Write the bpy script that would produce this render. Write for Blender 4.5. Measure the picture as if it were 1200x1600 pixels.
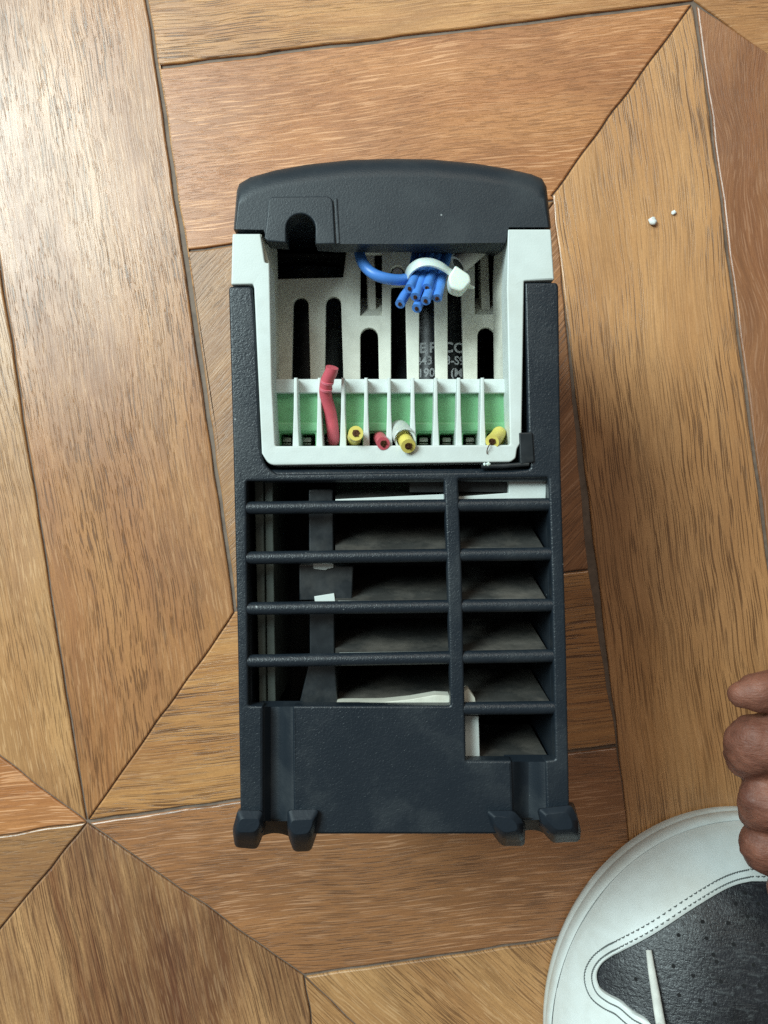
import bpy, bmesh, math, random
from mathutils import Vector, noise as mnoise
random.seed(7)
scene = bpy.context.scene
for o in list(bpy.data.objects):
    bpy.data.objects.remove(o)
COL = scene.collection

# ------------------------------------------------------------------ camera, light, exposure
F = 1300.0                # focal length in pixels of the 1200 x 1600 photograph
DIST = 0.185              # lens to the front face of the drive (m)
S = DIST / F              # metres per photo pixel on the front face
ZF = 0.095                # height of the front face above the floor
H = ZF + DIST
cam_d = bpy.data.cameras.new("camera")
cam = bpy.data.objects.new("camera", cam_d)
COL.objects.link(cam)
cam.location = (0, 0, H)
cam_d.sensor_fit = 'VERTICAL'
cam_d.sensor_height = 36.0
cam_d.lens = F / 1600.0 * 36.0
cam_d.clip_start = 0.01
cam_d.clip_end = 50
scene.camera = cam

world = bpy.data.worlds.new("World")
scene.world = world
world.use_nodes = True
bgn = world.node_tree.nodes['Background']
bgn.inputs[0].default_value = (1.0, 0.93, 0.84, 1)
bgn.inputs[1].default_value = 0.15


def area(name, loc, target, size, size_y, power, color):
    l = bpy.data.lights.new(name, 'AREA')
    l.shape = 'RECTANGLE'
    l.size = size
    l.size_y = size_y
    l.energy = power
    l.color = color
    o = bpy.data.objects.new(name, l)
    COL.objects.link(o)
    o.location = loc
    o.rotation_euler = (Vector(target) - Vector(loc)).to_track_quat('-Z', 'Y').to_euler()
    return o


area("window_light", (-0.70, 0.54, 0.97), (0.0, 0.02, 0.0), 0.56, 0.66, 25.5, (0.81, 1.0, 1.0))
area("room_light", (0.16, 1.20, 1.3), (0.05, 0.08, 0.0), 0.8, 0.8, 6.0, (1.0, 0.90, 0.76))

scene.view_settings.view_transform = 'Standard'
scene.view_settings.look = 'None'
scene.view_settings.exposure = -0.10
scene.view_settings.gamma = 1.0
scene.cycles.use_denoising = False
scene.cycles.max_bounces = 8


# ------------------------------------------------------------------ helpers
def Q(px, py, w=0.0):
    """Photo pixel -> point lying w pixel-units behind the front face."""
    k = (F + w) / F * S
    return Vector(((px - 600) * k, (800 - py) * k, ZF - w * S))


def WZ(z):
    return (ZF - z) / S


ORG = {}


def link(o, loc=(0, 0, 0), parent=None):
    COL.objects.link(o)
    loc = Vector(loc)
    ORG[o] = loc
    if parent is not None:
        o.parent = parent
        o.location = loc - ORG[parent]
    else:
        o.location = loc
    return o


def tag(o, label=None, cat=None, group=None, kind=None):
    if label:
        o['label'] = label
    if cat:
        o['category'] = cat
    if group:
        o['group'] = group
    if kind:
        o['kind'] = kind
    return o


def thing(name, loc, label, cat):
    o = bpy.data.objects.new(name, None)
    o.empty_display_size = 0.01
    link(o, loc)
    return tag(o, label, cat)


def obj(name, verts, faces, mat, parent=None, angle=32, label=None, origin=None, mats=None, midx=None):
    if origin is None:
        lo = [min(v[i] for v in verts) for i in range(3)]
        hi = [max(v[i] for v in verts) for i in range(3)]
        origin = Vector([(a + b) / 2 for a, b in zip(lo, hi)])
    me = bpy.data.meshes.new(name)
    me.from_pydata([Vector(v) - origin for v in verts], [], faces)
    bm = bmesh.new()
    bm.from_mesh(me)
    bmesh.ops.recalc_face_normals(bm, faces=bm.faces)
    bm.to_mesh(me)
    bm.free()
    if angle:
        me.polygons.foreach_set("use_smooth", [True] * len(me.polygons))
        me.set_sharp_from_angle(angle=math.radians(angle))
    me.materials.append(mat)
    me.update()
    o = bpy.data.objects.new(name, me)
    link(o, origin, parent)
    if label:
        o['label'] = label
    if angle and 30 <= angle <= 45:
        wn = o.modifiers.new('weighted', 'WEIGHTED_NORMAL')
        wn.keep_sharp = True
        wn.weight = 80
    return o


class MB:
    """Collects several shells into one mesh."""

    def __init__(self):
        self.v = []
        self.f = []

    def add(self, vf):
        n = len(self.v)
        self.v += [Vector(p) for p in vf[0]]
        self.f += [[i + n for i in f] for f in vf[1]]
        return self

    def build(self, name, mat, parent=None, angle=32, label=None):
        return obj(name, self.v, self.f, mat, parent, angle, label)


def rp(pts, seg=5):
    """Rounded polygon: entries (x, y) or (x, y, radius)."""
    out = []
    n = len(pts)
    for i, p in enumerate(pts):
        if len(p) < 3 or p[2] <= 0:
            out.append((p[0], p[1]))
            continue
        a, b = Vector(pts[i - 1][:2]), Vector(pts[(i + 1) % n][:2])
        c = Vector(p[:2])
        r = p[2]
        da, db = (a - c), (b - c)
        t = min(r, da.length * .49, db.length * .49)
        p0, p1 = c + da.normalized() * t, c + db.normalized() * t
        for k in range(seg + 1):
            s = k / seg
            q = p0 * (1 - s) ** 2 + c * 2 * s * (1 - s) + p1 * s ** 2
            out.append((q.x, q.y))
    return out


def arc(cx, cy, r, a0, a1, n=8, ry=None):
    ry = ry or r
    return [(cx + r * math.cos(math.radians(a0 + (a1 - a0) * i / n)),
             cy + ry * math.sin(math.radians(a0 + (a1 - a0) * i / n))) for i in range(n + 1)]


def plate_vf(outer, holes, w0, w1, bevel=1.5, wref=None, res=2):
    """Flat plate with holes and rounded edges, front at depth w0, back at w1, walls square to it."""
    wref = w0 if wref is None else wref
    k = (F + wref) / F
    cu = bpy.data.curves.new("tmp", 'CURVE')
    cu.dimensions = '2D'
    cu.fill_mode = 'BOTH'
    h = w1 - w0
    bevel = min(bevel, h * .45)
    cu.extrude = h / 2 - bevel
    cu.bevel_depth = bevel
    cu.bevel_resolution = res
    cu.offset = -bevel
    for loop in [outer] + list(holes):
        sp = cu.splines.new('POLY')
        sp.points.add(len(loop) - 1)
        for i, (x, y) in enumerate(loop):
            sp.points[i].co = ((x - 600) * k, (800 - y) * k, 0, 1)
        sp.use_cyclic_u = True
    ob = bpy.data.objects.new("tmp", cu)
    COL.objects.link(ob)
    dg = bpy.context.evaluated_depsgraph_get()
    dg.update()
    me = bpy.data.meshes.new_from_object(ob.evaluated_get(dg))
    bm = bmesh.new()
    bm.from_mesh(me)
    bmesh.ops.remove_doubles(bm, verts=bm.verts, dist=0.02)
    bmesh.ops.dissolve_degenerate(bm, edges=bm.edges, dist=0.005)
    bm.verts.index_update()
    vs = [Vector((v.co.x * S, v.co.y * S, ZF - (w0 + h / 2 - v.co.z) * S)) for v in bm.verts]
    fs = [[v.index for v in f.verts] for f in bm.faces]
    bm.free()
    bpy.data.objects.remove(ob)
    bpy.data.curves.remove(cu)
    bpy.data.meshes.remove(me)
    return vs, fs


def plate(name, outer, holes, w0, w1, mat, parent, bevel=1.5, wref=None, angle=40, label=None):
    v, f = plate_vf(outer, holes, w0, w1, bevel, wref)
    return obj(name, v, f, mat, parent, angle, label)


def rect(x0, y0, x1, y1):
    return [(x0, y0), (x1, y0), (x1, y1), (x0, y1)]


def loft_vf(loops, cap0=True, cap1=True, closed=True):
    n = len(loops[0])
    v = [Vector(p) for l in loops for p in l]
    f = []
    for j in range(len(loops) - 1):
        for i in range(n if closed else n - 1):
            a, b = j * n + i, j * n + (i + 1) % n
            f.append([a, b, b + n, a + n])
    if cap0:
        f.append(list(range(n)))
    if cap1:
        f.append(list(range((len(loops) - 1) * n, len(loops) * n)))
    return v, f


def smooth_path(pts, n=6):
    pts = [Vector(p) for p in pts]
    if len(pts) < 3:
        return pts
    out = []
    P = [pts[0] * 2 - pts[1]] + pts + [pts[-1] * 2 - pts[-2]]
    for i in range(1, len(P) - 2):
        a, b, c, d = P[i - 1], P[i], P[i + 1], P[i + 2]
        for k in range(n):
            t = k / n
            out.append(0.5 * ((2 * b) + (c - a) * t + (2 * a - 5 * b + 4 * c - d) * t * t
                              + (3 * b - a - 3 * c + d) * t ** 3))
    out.append(pts[-1])
    return out


def tube_vf(path, rad, seg=14, cap=True, squash=1.0):
    path = [Vector(p) for p in path]
    m = len(path)
    rads = rad if isinstance(rad, list) else [rad] * m
    if len(rads) != m:
        rr = rads
        rads = []
        for i in range(m):
            t = i / (m - 1) * (len(rr) - 1)
            k = min(int(t), len(rr) - 2)
            rads.append(rr[k] + (rr[k + 1] - rr[k]) * (t - k))
    loops = []
    t0 = (path[1] - path[0]).normalized()
    u = t0.orthogonal().normalized()
    if abs(t0.z) < .9:
        u = t0.cross(Vector((0, 0, 1))).normalized()
    for i in range(m):
        t = (path[min(i + 1, m - 1)] - path[max(i - 1, 0)]).normalized()
        u = (u - t * u.dot(t)).normalized()
        w = t.cross(u)
        loops.append([path[i] + (u * math.cos(2 * math.pi * k / seg)
                                 + w * squash * math.sin(2 * math.pi * k / seg)) * rads[i] for k in range(seg)])
    return loft_vf(loops, cap, cap)


def ball_vf(c, r, sub=2, jitter=0.0, seed=0, squash=1.0):
    bm = bmesh.new()
    bmesh.ops.create_icosphere(bm, subdivisions=sub, radius=1)
    vs = []
    for v in bm.verts:
        d = 1 + jitter * mnoise.noise(v.co * 1.7 + Vector((seed, seed * 2.3, 0)))
        vs.append(Vector(c) + Vector((v.co.x, v.co.y, v.co.z * squash)) * r * d)
    bm.verts.index_update()
    fs = [[v.index for v in f.verts] for f in bm.faces]
    bm.free()
    return vs, fs


# ------------------------------------------------------------------ materials
def srgb(r, g, b):
    def c(x):
        x /= 255.0
        return x / 12.92 if x <= 0.04045 else ((x + 0.055) / 1.055) ** 2.4
    return (c(r), c(g), c(b), 1)


class NT:
    def __init__(self, name):
        self.m = bpy.data.materials.new(name)
        self.m.use_nodes = True
        self.n = self.m.node_tree.nodes
        self.l = self.m.node_tree.links
        self.b = self.n['Principled BSDF']

    def add(self, t, **kw):
        nd = self.n.new(t)
        for k, v in kw.items():
            if k.startswith('i_'):
                key = k[2:]
                key = int(key) if key.isdigit() else key.replace('_', ' ')
                nd.inputs[key].default_value = v
            else:
                setattr(nd, k, v)
        return nd

    def ln(self, a, b):
        self.l.new(a, b)

    def coords(self, scale, rnd=True):
        tc = self.add('ShaderNodeTexCoord')
        mp = self.add('ShaderNodeMapping')
        mp.inputs['Scale'].default_value = scale
        if rnd:
            oi = self.add('ShaderNodeObjectInfo')
            mul = self.add('ShaderNodeMath', operation='MULTIPLY', i_1=57.0)
            self.ln(oi.outputs['Random'], mul.inputs[0])
            ad = self.add('ShaderNodeVectorMath', operation='ADD')
            self.ln(tc.outputs['Object'], ad.inputs[0])
            self.ln(mul.outputs[0], ad.inputs[1])
            self.ln(ad.outputs[0], mp.inputs[0])
        else:
            self.ln(tc.outputs['Object'], mp.inputs[0])
        return mp.outputs[0]

    def noise(self, scale, detail=2.0, rough=0.5, dist=0.0, rnd=True, vec=None):
        v = vec or self.coords(scale, rnd)
        nz = self.add('ShaderNodeTexNoise')
        nz.inputs['Scale'].default_value = 1.0
        nz.inputs['Detail'].default_value = detail
        nz.inputs['Roughness'].default_value = rough
        nz.inputs['Distortion'].default_value = dist
        self.ln(v, nz.inputs['Vector'])
        return nz.outputs['Fac']

    def remap(self, src, lo, hi, a=0.0, b=1.0):
        r = self.add('ShaderNodeMapRange')
        r.inputs['From Min'].default_value = lo
        r.inputs['From Max'].default_value = hi
        r.inputs['To Min'].default_value = a
        r.inputs['To Max'].default_value = b
        self.ln(src, r.inputs['Value'])
        return r.outputs[0]

    def math(self, op, a, b):
        m = self.add('ShaderNodeMath', operation=op)
        for i, x in enumerate((a, b)):
            if isinstance(x, (int, float)):
                m.inputs[i].default_value = x
            else:
                self.ln(x, m.inputs[i])
        return m.outputs[0]

    def mix(self, fac, a, b, blend='MIX'):
        m = self.add('ShaderNodeMix', data_type='RGBA', blend_type=blend)
        if isinstance(fac, (int, float)):
            m.inputs[0].default_value = fac
        else:
            self.ln(fac, m.inputs[0])
        for i, x in ((6, a), (7, b)):
            if isinstance(x, tuple):
                m.inputs[i].default_value = x
            else:
                self.ln(x, m.inputs[i])
        return m.outputs[2]

    def bump(self, h, strength, dist, prev=None):
        b = self.add('ShaderNodeBump')
        b.inputs['Strength'].default_value = strength
        b.inputs['Distance'].default_value = dist
        self.ln(h, b.inputs['Height'])
        if prev:
            self.ln(prev, b.inputs['Normal'])
        return b.outputs[0]

    def set(self, **kw):
        for k, v in kw.items():
            i = self.b.inputs[k.replace('_', ' ')]
            if isinstance(v, (int, float, tuple)):
                i.default_value = v
            else:
                self.ln(v, i)
        return self


def base_scaled(t, base, k):
    mp = t.add('ShaderNodeMapping')
    mp.inputs['Scale'].default_value = (k * .45, k, k)
    t.ln(base, mp.inputs[0])
    return mp.outputs[0]


def wood(name, light, mid, dark, pores=.5, flecks=.3, bands=.4, swirl=0.0, rough=.42, bandy=70, plen=110, flen=75, figure=.34):
    t = NT(name)
    tc = t.add('ShaderNodeTexCoord')
    oi = t.add('ShaderNodeObjectInfo')
    mul = t.math('MULTIPLY', oi.outputs['Random'], 31.0)
    ad = t.add('ShaderNodeVectorMath', operation='ADD')
    t.ln(tc.outputs['Object'], ad.inputs[0])
    t.ln(mul, ad.inputs[1])
    base = ad.outputs[0]
    # slow waviness of the grain
    wv = t.add('ShaderNodeTexNoise')
    wv.inputs['Scale'].default_value = 14.0
    wv.inputs['Detail'].default_value = 2.0
    t.ln(base, wv.inputs['Vector'])
    sub = t.add('ShaderNodeVectorMath', operation='SUBTRACT', i_1=(.5, .5, .5))
    t.ln(wv.outputs['Color'], sub.inputs[0])
    sc = t.add('ShaderNodeVectorMath', operation='SCALE')
    sc.inputs['Scale'].default_value = 0.008 + 0.05 * swirl
    t.ln(sub.outputs[0], sc.inputs[0])
    ad2 = t.add('ShaderNodeVectorMath', operation='ADD')
    t.ln(base, ad2.inputs[0])
    t.ln(sc.outputs[0], ad2.inputs[1])
    base = ad2.outputs[0]

    def stretched(sx, sy, **kw):
        mp = t.add('ShaderNodeMapping')
        mp.inputs['Scale'].default_value = (sx, sy, 1.0)
        t.ln(base, mp.inputs[0])
        return t.noise(None, vec=mp.outputs[0], **kw)
    broad = stretched(9, bandy, detail=4.0, rough=.6)
    patch = stretched(22, 38, detail=3.0)
    fib = stretched(60, 1700, detail=5.0, rough=.7)
    hair = stretched(plen * .45, 1150, detail=4.0, rough=.65)
    pore = stretched(plen * 1.4, 2700, detail=1.0)
    pmask = stretched(18, 45, detail=3.0)
    fleck = stretched(flen * 1.5, 1700, detail=1.0)
    fig = stretched(5.5, 26, detail=1.5, rough=.45)
    fig = t.math('PINGPONG', t.math('MULTIPLY', fig, 9.0), 1.0)
    c = t.mix(t.remap(broad, .36, .64), mid, light)
    c = t.mix(t.math('MULTIPLY', t.remap(patch, .46, .68), bands), c, dark)
    c = t.mix(t.remap(fig, .55, 1.0, .0, figure), c, tuple([x * .66 for x in mid[:3]] + [1]))
    c = t.mix(t.remap(hair, .52, .72, .0, .42), c, tuple([x * .60 for x in mid[:3]] + [1]))
    c = t.mix(t.remap(fib, .52, .30, .0, .40), c, tuple([min(1, x * 1.22) for x in light[:3]] + [1]))
    c = t.mix(t.remap(fib, .50, .72, .0, .45), c, tuple([x * .6 for x in mid[:3]] + [1]))
    spk = t.noise(None, vec=base_scaled(t, base, 2600), detail=2.0, rough=.7)
    c = t.mix(t.remap(spk, .35, .7, .0, .30), c, tuple([x * .55 for x in mid[:3]] + [1]))
    pm = t.remap(pmask, .36, .58, .12, 1.0)
    pk = t.math('MULTIPLY', t.math('MULTIPLY', t.remap(pore, .56, .61), pm), pores)
    c = t.mix(pk, c, tuple([x * .45 for x in dark[:3]] + [1]))
    fk = t.math('MULTIPLY', t.math('MULTIPLY', t.remap(fleck, .575, .63), t.remap(pmask, .66, .42)), flecks)
    c = t.mix(fk, c, (min(1, light[0] * 1.22 + .06), min(1, light[1] * 1.32 + .06), min(1, light[2] * 1.45 + .06), 1))
    hgt = t.math('SUBTRACT', t.math('MULTIPLY', fib, .5), t.math('MULTIPLY', pk, .9))
    hgt = t.math('ADD', hgt, t.math('MULTIPLY', fk, .15))
    ru = t.remap(fib, .3, .7, rough - .05, rough + .13)
    t.set(Base_Color=c, Roughness=ru, Normal=t.bump(hgt, .6, .00035))
    t.b.inputs['Specular IOR Level'].default_value = .35
    t.b.inputs['Coat Weight'].default_value = .85
    t.ln(t.remap(patch, .35, .7, .24, .36), t.b.inputs['Coat Roughness'])
    t.ln(t.bump(hgt, .35, .00025), t.b.inputs['Coat Normal'])
    return t.m


def black_plastic(name, col, grain=1500.0, bump=.5, rough=.42, specks=True, dist=.00018):
    t = NT(name)
    n1 = t.noise((grain,) * 3, detail=1.5, dist=.8, rnd=False)
    n2 = t.noise((grain * 2.7,) * 3, detail=1.0, rnd=False)
    dust = t.noise((60, 60, 60), detail=4.0, rough=.7, rnd=False)
    c = t.mix(t.remap(dust, .50, .78, 0, .12), col, srgb(112, 116, 116))
    if specks:
        vo = t.add('ShaderNodeTexVoronoi', feature='F1')
        vo.inputs['Scale'].default_value = 260.0
        t.ln(t.coords((1, 1, 1)), vo.inputs['Vector'])
        d = t.remap(vo.outputs['Distance'], .07, .03)
        se = t.add('ShaderNodeSeparateColor')
        t.ln(vo.outputs['Color'], se.inputs[0])
        c = t.mix(t.math('MULTIPLY', d, t.remap(se.outputs[0], .86, .9, 0, .55)), c, srgb(190, 195, 195))
    h = t.math('ADD', n1, t.math('MULTIPLY', n2, .3))
    t.set(Base_Color=c, Roughness=t.remap(dust, .3, .75, rough, rough + .2), Normal=t.bump(h, bump, dist))
    return t.m


def plain(name, col, rough=.5, metallic=0.0, nscale=300.0, var=.12, bump=.0, bscale=2500.0, dirt=None,
          dscale=70.0, damt=.5, sss=0.0, trans=0.0):
    t = NT(name)
    n = t.noise((nscale,) * 3, detail=3.0)
    c = t.mix(t.remap(n, .3, .7), tuple([x * (1 - var) for x in col[:3]] + [1]),
              tuple([min(1, x * (1 + var)) for x in col[:3]] + [1]))
    if dirt:
        d = t.noise((dscale,) * 3, detail=5.0, rough=.68)
        c = t.mix(t.remap(d, .47, .75, 0, damt), c, dirt)
    t.set(Base_Color=c, Roughness=t.remap(n, .3, .7, rough - .05, rough + .07), Metallic=metallic)
    if bump:
        h = t.noise((bscale,) * 3, detail=2.0)
        t.set(Normal=t.bump(h, bump, .0002))
    if sss:
        t.b.inputs['Subsurface Weight'].default_value = sss
        t.b.inputs['Subsurface Radius'].default_value = (.004, .002, .001)
        t.b.inputs['Subsurface Scale'].default_value = 1.0
    if trans:
        t.b.inputs['Transmission Weight'].default_value = trans
    return t.m


M = {}
M['shell'] = black_plastic('leather_grain_black_plastic', srgb(27, 35, 43), grain=2050, bump=.62, rough=.30, dist=.00015)
M['cap'] = black_plastic('fine_grain_black_plastic', srgb(29, 38, 46), grain=2400, bump=.4, rough=.38, dist=.00012)
M['panel'] = black_plastic('matt_black_plastic', srgb(24, 32, 40), grain=3000, bump=.45, rough=.42, dist=.00010)
M['foot'] = black_plastic('worn_black_plastic', srgb(30, 37, 45), grain=900, bump=.3, rough=.42)
M['foot'].node_tree.nodes['Principled BSDF'].inputs['Specular IOR Level'].default_value = .22
M['inner_black'] = plain('inner_black_plastic', srgb(40, 42, 44), rough=.55, dirt=srgb(105, 98, 90), dscale=90, damt=.35)
M['louver'] = plain('dusty_dark_plastic', srgb(58, 58, 56), rough=.6, dirt=srgb(140, 132, 122), dscale=60, damt=.5, bump=.2)
M['post'] = plain('smooth_black_plastic', srgb(30, 35, 39), rough=.35, dirt=srgb(110, 108, 104), damt=.3)
M['pillar'] = plain('grey_green_plastic', srgb(78, 86, 80), rough=.5, dirt=srgb(60, 62, 60), damt=.6)
M['void'] = plain('unlit_black_plastic', srgb(22, 22, 23), rough=.7)  # near-black: the shade of deep recesses is put into the colour
M['white'] = plain('white_plastic', srgb(206, 214, 211), rough=.48, var=.03, dirt=srgb(165, 160, 142), dscale=45, damt=.30, bump=.12)
M['slat'] = plain('dusty_white_plastic', srgb(216, 215, 202), rough=.52, var=.04, dirt=srgb(140, 134, 116), dscale=80, damt=.45, bump=.15)
M['green'] = plain('green_plastic', srgb(120, 184, 132), rough=.42, var=.05, dirt=srgb(146, 192, 152), dscale=120, damt=.35)
M['metal'] = plain('zinc_plated_steel', srgb(190, 188, 180), rough=.35, metallic=.9, var=.15, dirt=srgb(110, 100, 85), damt=.5, dscale=400)
M['alu'] = plain('cast_aluminium', srgb(150, 152, 152), rough=.5, metallic=.8, bump=.3)
M['copper'] = plain('copper', srgb(98, 66, 44), rough=.45, metallic=.6, var=.3, nscale=1500)
M['blue'] = plain('blue_pvc', srgb(76, 134, 214), rough=.36, var=.06, dirt=srgb(120, 150, 195), damt=.25)
M['red'] = plain('red_pvc', srgb(202, 90, 102), rough=.40, var=.07, dirt=srgb(150, 70, 80), damt=.35, dscale=130)
M['yellow'] = plain('yellow_pvc', srgb(222, 206, 104), rough=.42, var=.06, dirt=srgb(170, 150, 80), damt=.3, dscale=140)
M['sleeve'] = plain('clear_sleeving', srgb(222, 230, 226), rough=.3, var=.04, trans=.35, dirt=srgb(180, 180, 172), damt=.3)
M['nylon'] = plain('nylon', srgb(222, 232, 222), rough=.35, var=.03, sss=.25)
M['paper_white'] = plain('white_tube_plastic', srgb(205, 202, 196), rough=.5, var=.05, dirt=srgb(150, 140, 130), damt=.4)
M['capacitor'] = plain('capacitor_sleeve', srgb(34, 36, 38), rough=.32)
M['print'] = plain('grey_print', srgb(225, 226, 226), rough=.6)
M['shoe_white'] = plain('white_leather', srgb(226, 233, 232), rough=.40, var=.02, dirt=srgb(176, 168, 150), dscale=24, damt=.42, bump=.10, bscale=1500)
M['shoe_sole'] = plain('white_rubber', srgb(222, 228, 226), rough=.55, var=.03, dirt=srgb(160, 150, 130), dscale=40, damt=.40)
M['thread'] = plain('grey_thread', srgb(104, 110, 110), rough=.8)
M['hole'] = plain('punched_hole_black', srgb(18, 18, 20), rough=.9)
M['lace'] = plain('white_cord', srgb(215, 216, 210), rough=.8, bump=.6, bscale=2200)
M['crumb'] = plain('white_crumb', srgb(232, 234, 232), rough=.7, bump=.3)
M['grout'] = plain('dark_joint', srgb(122, 106, 94), rough=.7, var=.2, dirt=srgb(72, 58, 48), dscale=90, damt=.7)


def vamp_mat():
    t = NT('grey_suede_leather')
    n = t.noise((90, 90, 90), detail=5, rough=.65)
    f = t.noise((1400, 900, 900), detail=3, rough=.7)
    cr = t.noise((260, 800, 400), detail=3, rough=.7, dist=.6)
    c = t.mix(t.remap(n, .35, .68), srgb(24, 25, 29), srgb(46, 47, 52))
    c = t.mix(t.remap(cr, .54, .72, 0, .5), c, srgb(92, 96, 98))  # paler crease lines: sheen highlights painted into the leather colour
    t.set(Base_Color=c, Roughness=t.remap(f, .3, .7, .24, .46),
          Normal=t.bump(t.math('ADD', f, cr), .38, .0005))
    return t.m


def skin_mat():
    t = NT('skin')
    n = t.noise((150, 150, 150), detail=5, rough=.6)
    f = t.noise((1400, 1400, 1400), detail=3, rough=.6)
    cr = t.noise((220, 900, 500), detail=3, rough=.65, dist=1.2)
    f = t.math('ADD', t.math('MULTIPLY', f, .5), t.math('MULTIPLY', cr, .9))
    c = t.mix(t.remap(n, .35, .68), srgb(104, 63, 50), srgb(138, 88, 70))
    t.set(Base_Color=c, Roughness=t.remap(f, .3, .7, .42, .6), Normal=t.bump(f, .5, .0007))
    t.b.inputs['Subsurface Weight'].default_value = .12
    t.b.inputs['Subsurface Radius'].default_value = (.004, .0015, .001)
    t.b.inputs['Subsurface Scale'].default_value = 1.0
    return t.m


M['vamp'] = vamp_mat()
M['skin'] = skin_mat()

# ------------------------------------------------------------------ floor: joint bed with one plank object per wood piece
floor = obj('floor', [Vector(p) for p in [(-1.5, -1.5, -.0009), (1.5, -1.5, -.0009), (1.5, 1.5, -.0009), (-1.5, 1.5, -.0009)]],
            [[0, 1, 2, 3]], M['grout'], None, None, origin=Vector((0, 0, -.0009)))
tag(floor, kind='structure')
WFL = ZF / S

TAN_L, TAN_M, TAN_D = srgb(196, 144, 92), srgb(178, 124, 74), srgb(146, 96, 56)
WOODS = {
    'greyed': wood('oak_greyed', srgb(190, 136, 86), srgb(172, 115, 70), srgb(140, 90, 54), .75, .35, .5, plen=80, flen=85),
    'honey': wood('oak_honey', srgb(212, 158, 106), srgb(197, 141, 90), srgb(164, 112, 70), .85, .12, .4, plen=42),
    'rust': wood('oak_rust', srgb(198, 134, 82), srgb(180, 114, 66), srgb(150, 92, 54), .35, .95, .4, flen=48),
    'stripe': wood('oak_striped', srgb(206, 150, 92), srgb(182, 124, 72), srgb(146, 94, 54), .9, .25, .4, bandy=160, plen=45, figure=.5),
    'brown': wood('oak_brown', srgb(178, 122, 78), srgb(158, 106, 68), srgb(126, 82, 52), .6, .7, .45, bandy=110, plen=65, flen=50),
    'streaked': wood('oak_streaked', srgb(200, 152, 104), srgb(128, 80, 50), srgb(100, 58, 40), .6, .2, .7, bandy=150, plen=50, figure=.5),
    'pale': wood('oak_pale', srgb(204, 154, 102), srgb(186, 134, 86), srgb(158, 108, 68), .75, .4, .4, plen=55),
    'mottled': wood('oak_mottled', srgb(170, 118, 80), srgb(152, 98, 64), srgb(126, 80, 54), .25, .35, .5, swirl=.5, figure=.5),
    'olive': wood('oak_olive', srgb(178, 130, 84), srgb(158, 110, 70), srgb(130, 90, 58), .4, .25, .4, bandy=120),
}


def plank(poly, angle, w, inset=2.2, lift=0.0):
    """poly in photo pixels on the floor (counted clockwise), grain angle in degrees, inset in px per edge."""
    pts = [Vector(p) for p in poly]
    n = len(pts)
    ins = [x * .74 for x in inset] if isinstance(inset, (list, tuple)) else [inset] * n
    area2 = sum(pts[i].x * pts[(i + 1) % n].y - pts[(i + 1) % n].x * pts[i].y for i in range(n))
    sg = 1 if area2 > 0 else -1

    def offset(extra):
        out = []
        L = []
        for i in range(n):
            a, b = pts[i], pts[(i + 1) % n]
            d = (b - a).normalized()
            nr = Vector((-d.y, d.x)) * sg
            L.append((a + nr * (ins[i] + extra), d))
        for i in range(n):
            p, d = L[i - 1]
            q, e = L[i]
            cr = d.x * e.y - d.y * e.x
            if abs(cr) < 1e-5:
                out.append(q.copy())
                continue
            s = ((q - p).x * e.y - (q - p).y * e.x) / cr
            out.append(p + d * s)
        return out

    def sub(loop, m=22):
        out = []
        for i in range(n):
            a, b = loop[i], loop[(i + 1) % n]
            out += [a + (b - a) * (k / m) for k in range(m)]
        return out
    # slightly uneven edges
    base = sub(offset(0))
    jit = [Vector((mnoise.noise(Vector((p.x * .02, p.y * .02, 3))), mnoise.noise(Vector((p.x * .02, p.y * .02, 9))))) * 2.6 for p in base]
    loops = []
    for ex, z in ((0, -.0009), (0, -.00055), (.8, -.00018), (2.4, 0.0)):
        lp = sub(offset(ex))
        ring = []
        for p, j in zip(lp, jit):
            v = Q(p.x + j.x, p.y + j.y, WFL)
            ring.append(Vector((v.x, v.y, z + lift)))
        loops.append(ring)
    v, f = loft_vf(loops, False, True)
    c = Q(sum(p.x for p in pts) / n, sum(p.y for p in pts) / n, WFL)
    c.z = 0
    a = math.radians(angle)
    ca, sa = math.cos(-a), math.sin(-a)
    vl = [Vector(((p.x - c.x) * ca - (p.y - c.y) * sa, (p.x - c.x) * sa + (p.y - c.y) * ca, p.z)) for p in v]
    o = obj('plank', vl, f, WOODS[w], floor, None, origin=Vector((0, 0, 0)))
    o.location = Vector((c.x, c.y, 0)) - ORG[floor]
    o.rotation_euler = (0, 0, a)
    return o


NA, NB = (135, 1285), (1085, 3)
# A: long plank left, C: long plank right
plank([(150, -560), (230, 0), (368, 955), NA, (0, 417), (-105, -260)], 99, 'greyed', [3.6, 3.6, 1.2, 2.2, 2.2, 2.2])
plank([NB, (1102, 110), (1200, 865), (1330, 1800), (1040, 1800), (965, 1165), (862, 305)], 97.5, 'honey', [4.5, 4.5, 4.5, 1.4, 1.8, 1.8, 1.4])
# pieces across the top
plank([(230, 0), (190, -260), (1120, -390), NB, (246, 105)], 6, 'stripe', [2.2, 1.4, 1.4, 4.5, 3.6])
plank([(246, 105), NB, (862, 305), (868, 312), (290, 392)], 7, 'rust', [3.6, 1.6, 1.4, 2.2, 3.6])
# middle square, two pieces with slanting grain
plank([(290, 392), (868, 312), (368, 955)], 47, 'olive', [2.2, 0.9, 3.6])
plank([(868, 312), (920, 890), (368, 955)], 50, 'brown', [1.6, 1.8, 0.9])
# pieces below it
plank([(368, 955), (920, 890), (965, 1165), NA], 5, 'stripe', [1.8, 1.8, 3.6, 1.2])
plank([NA, (965, 1165), (1003, 1448), (475, 1525)], 6, 'brown', [3.6, 1.8, 3.1, 1.4])
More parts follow.
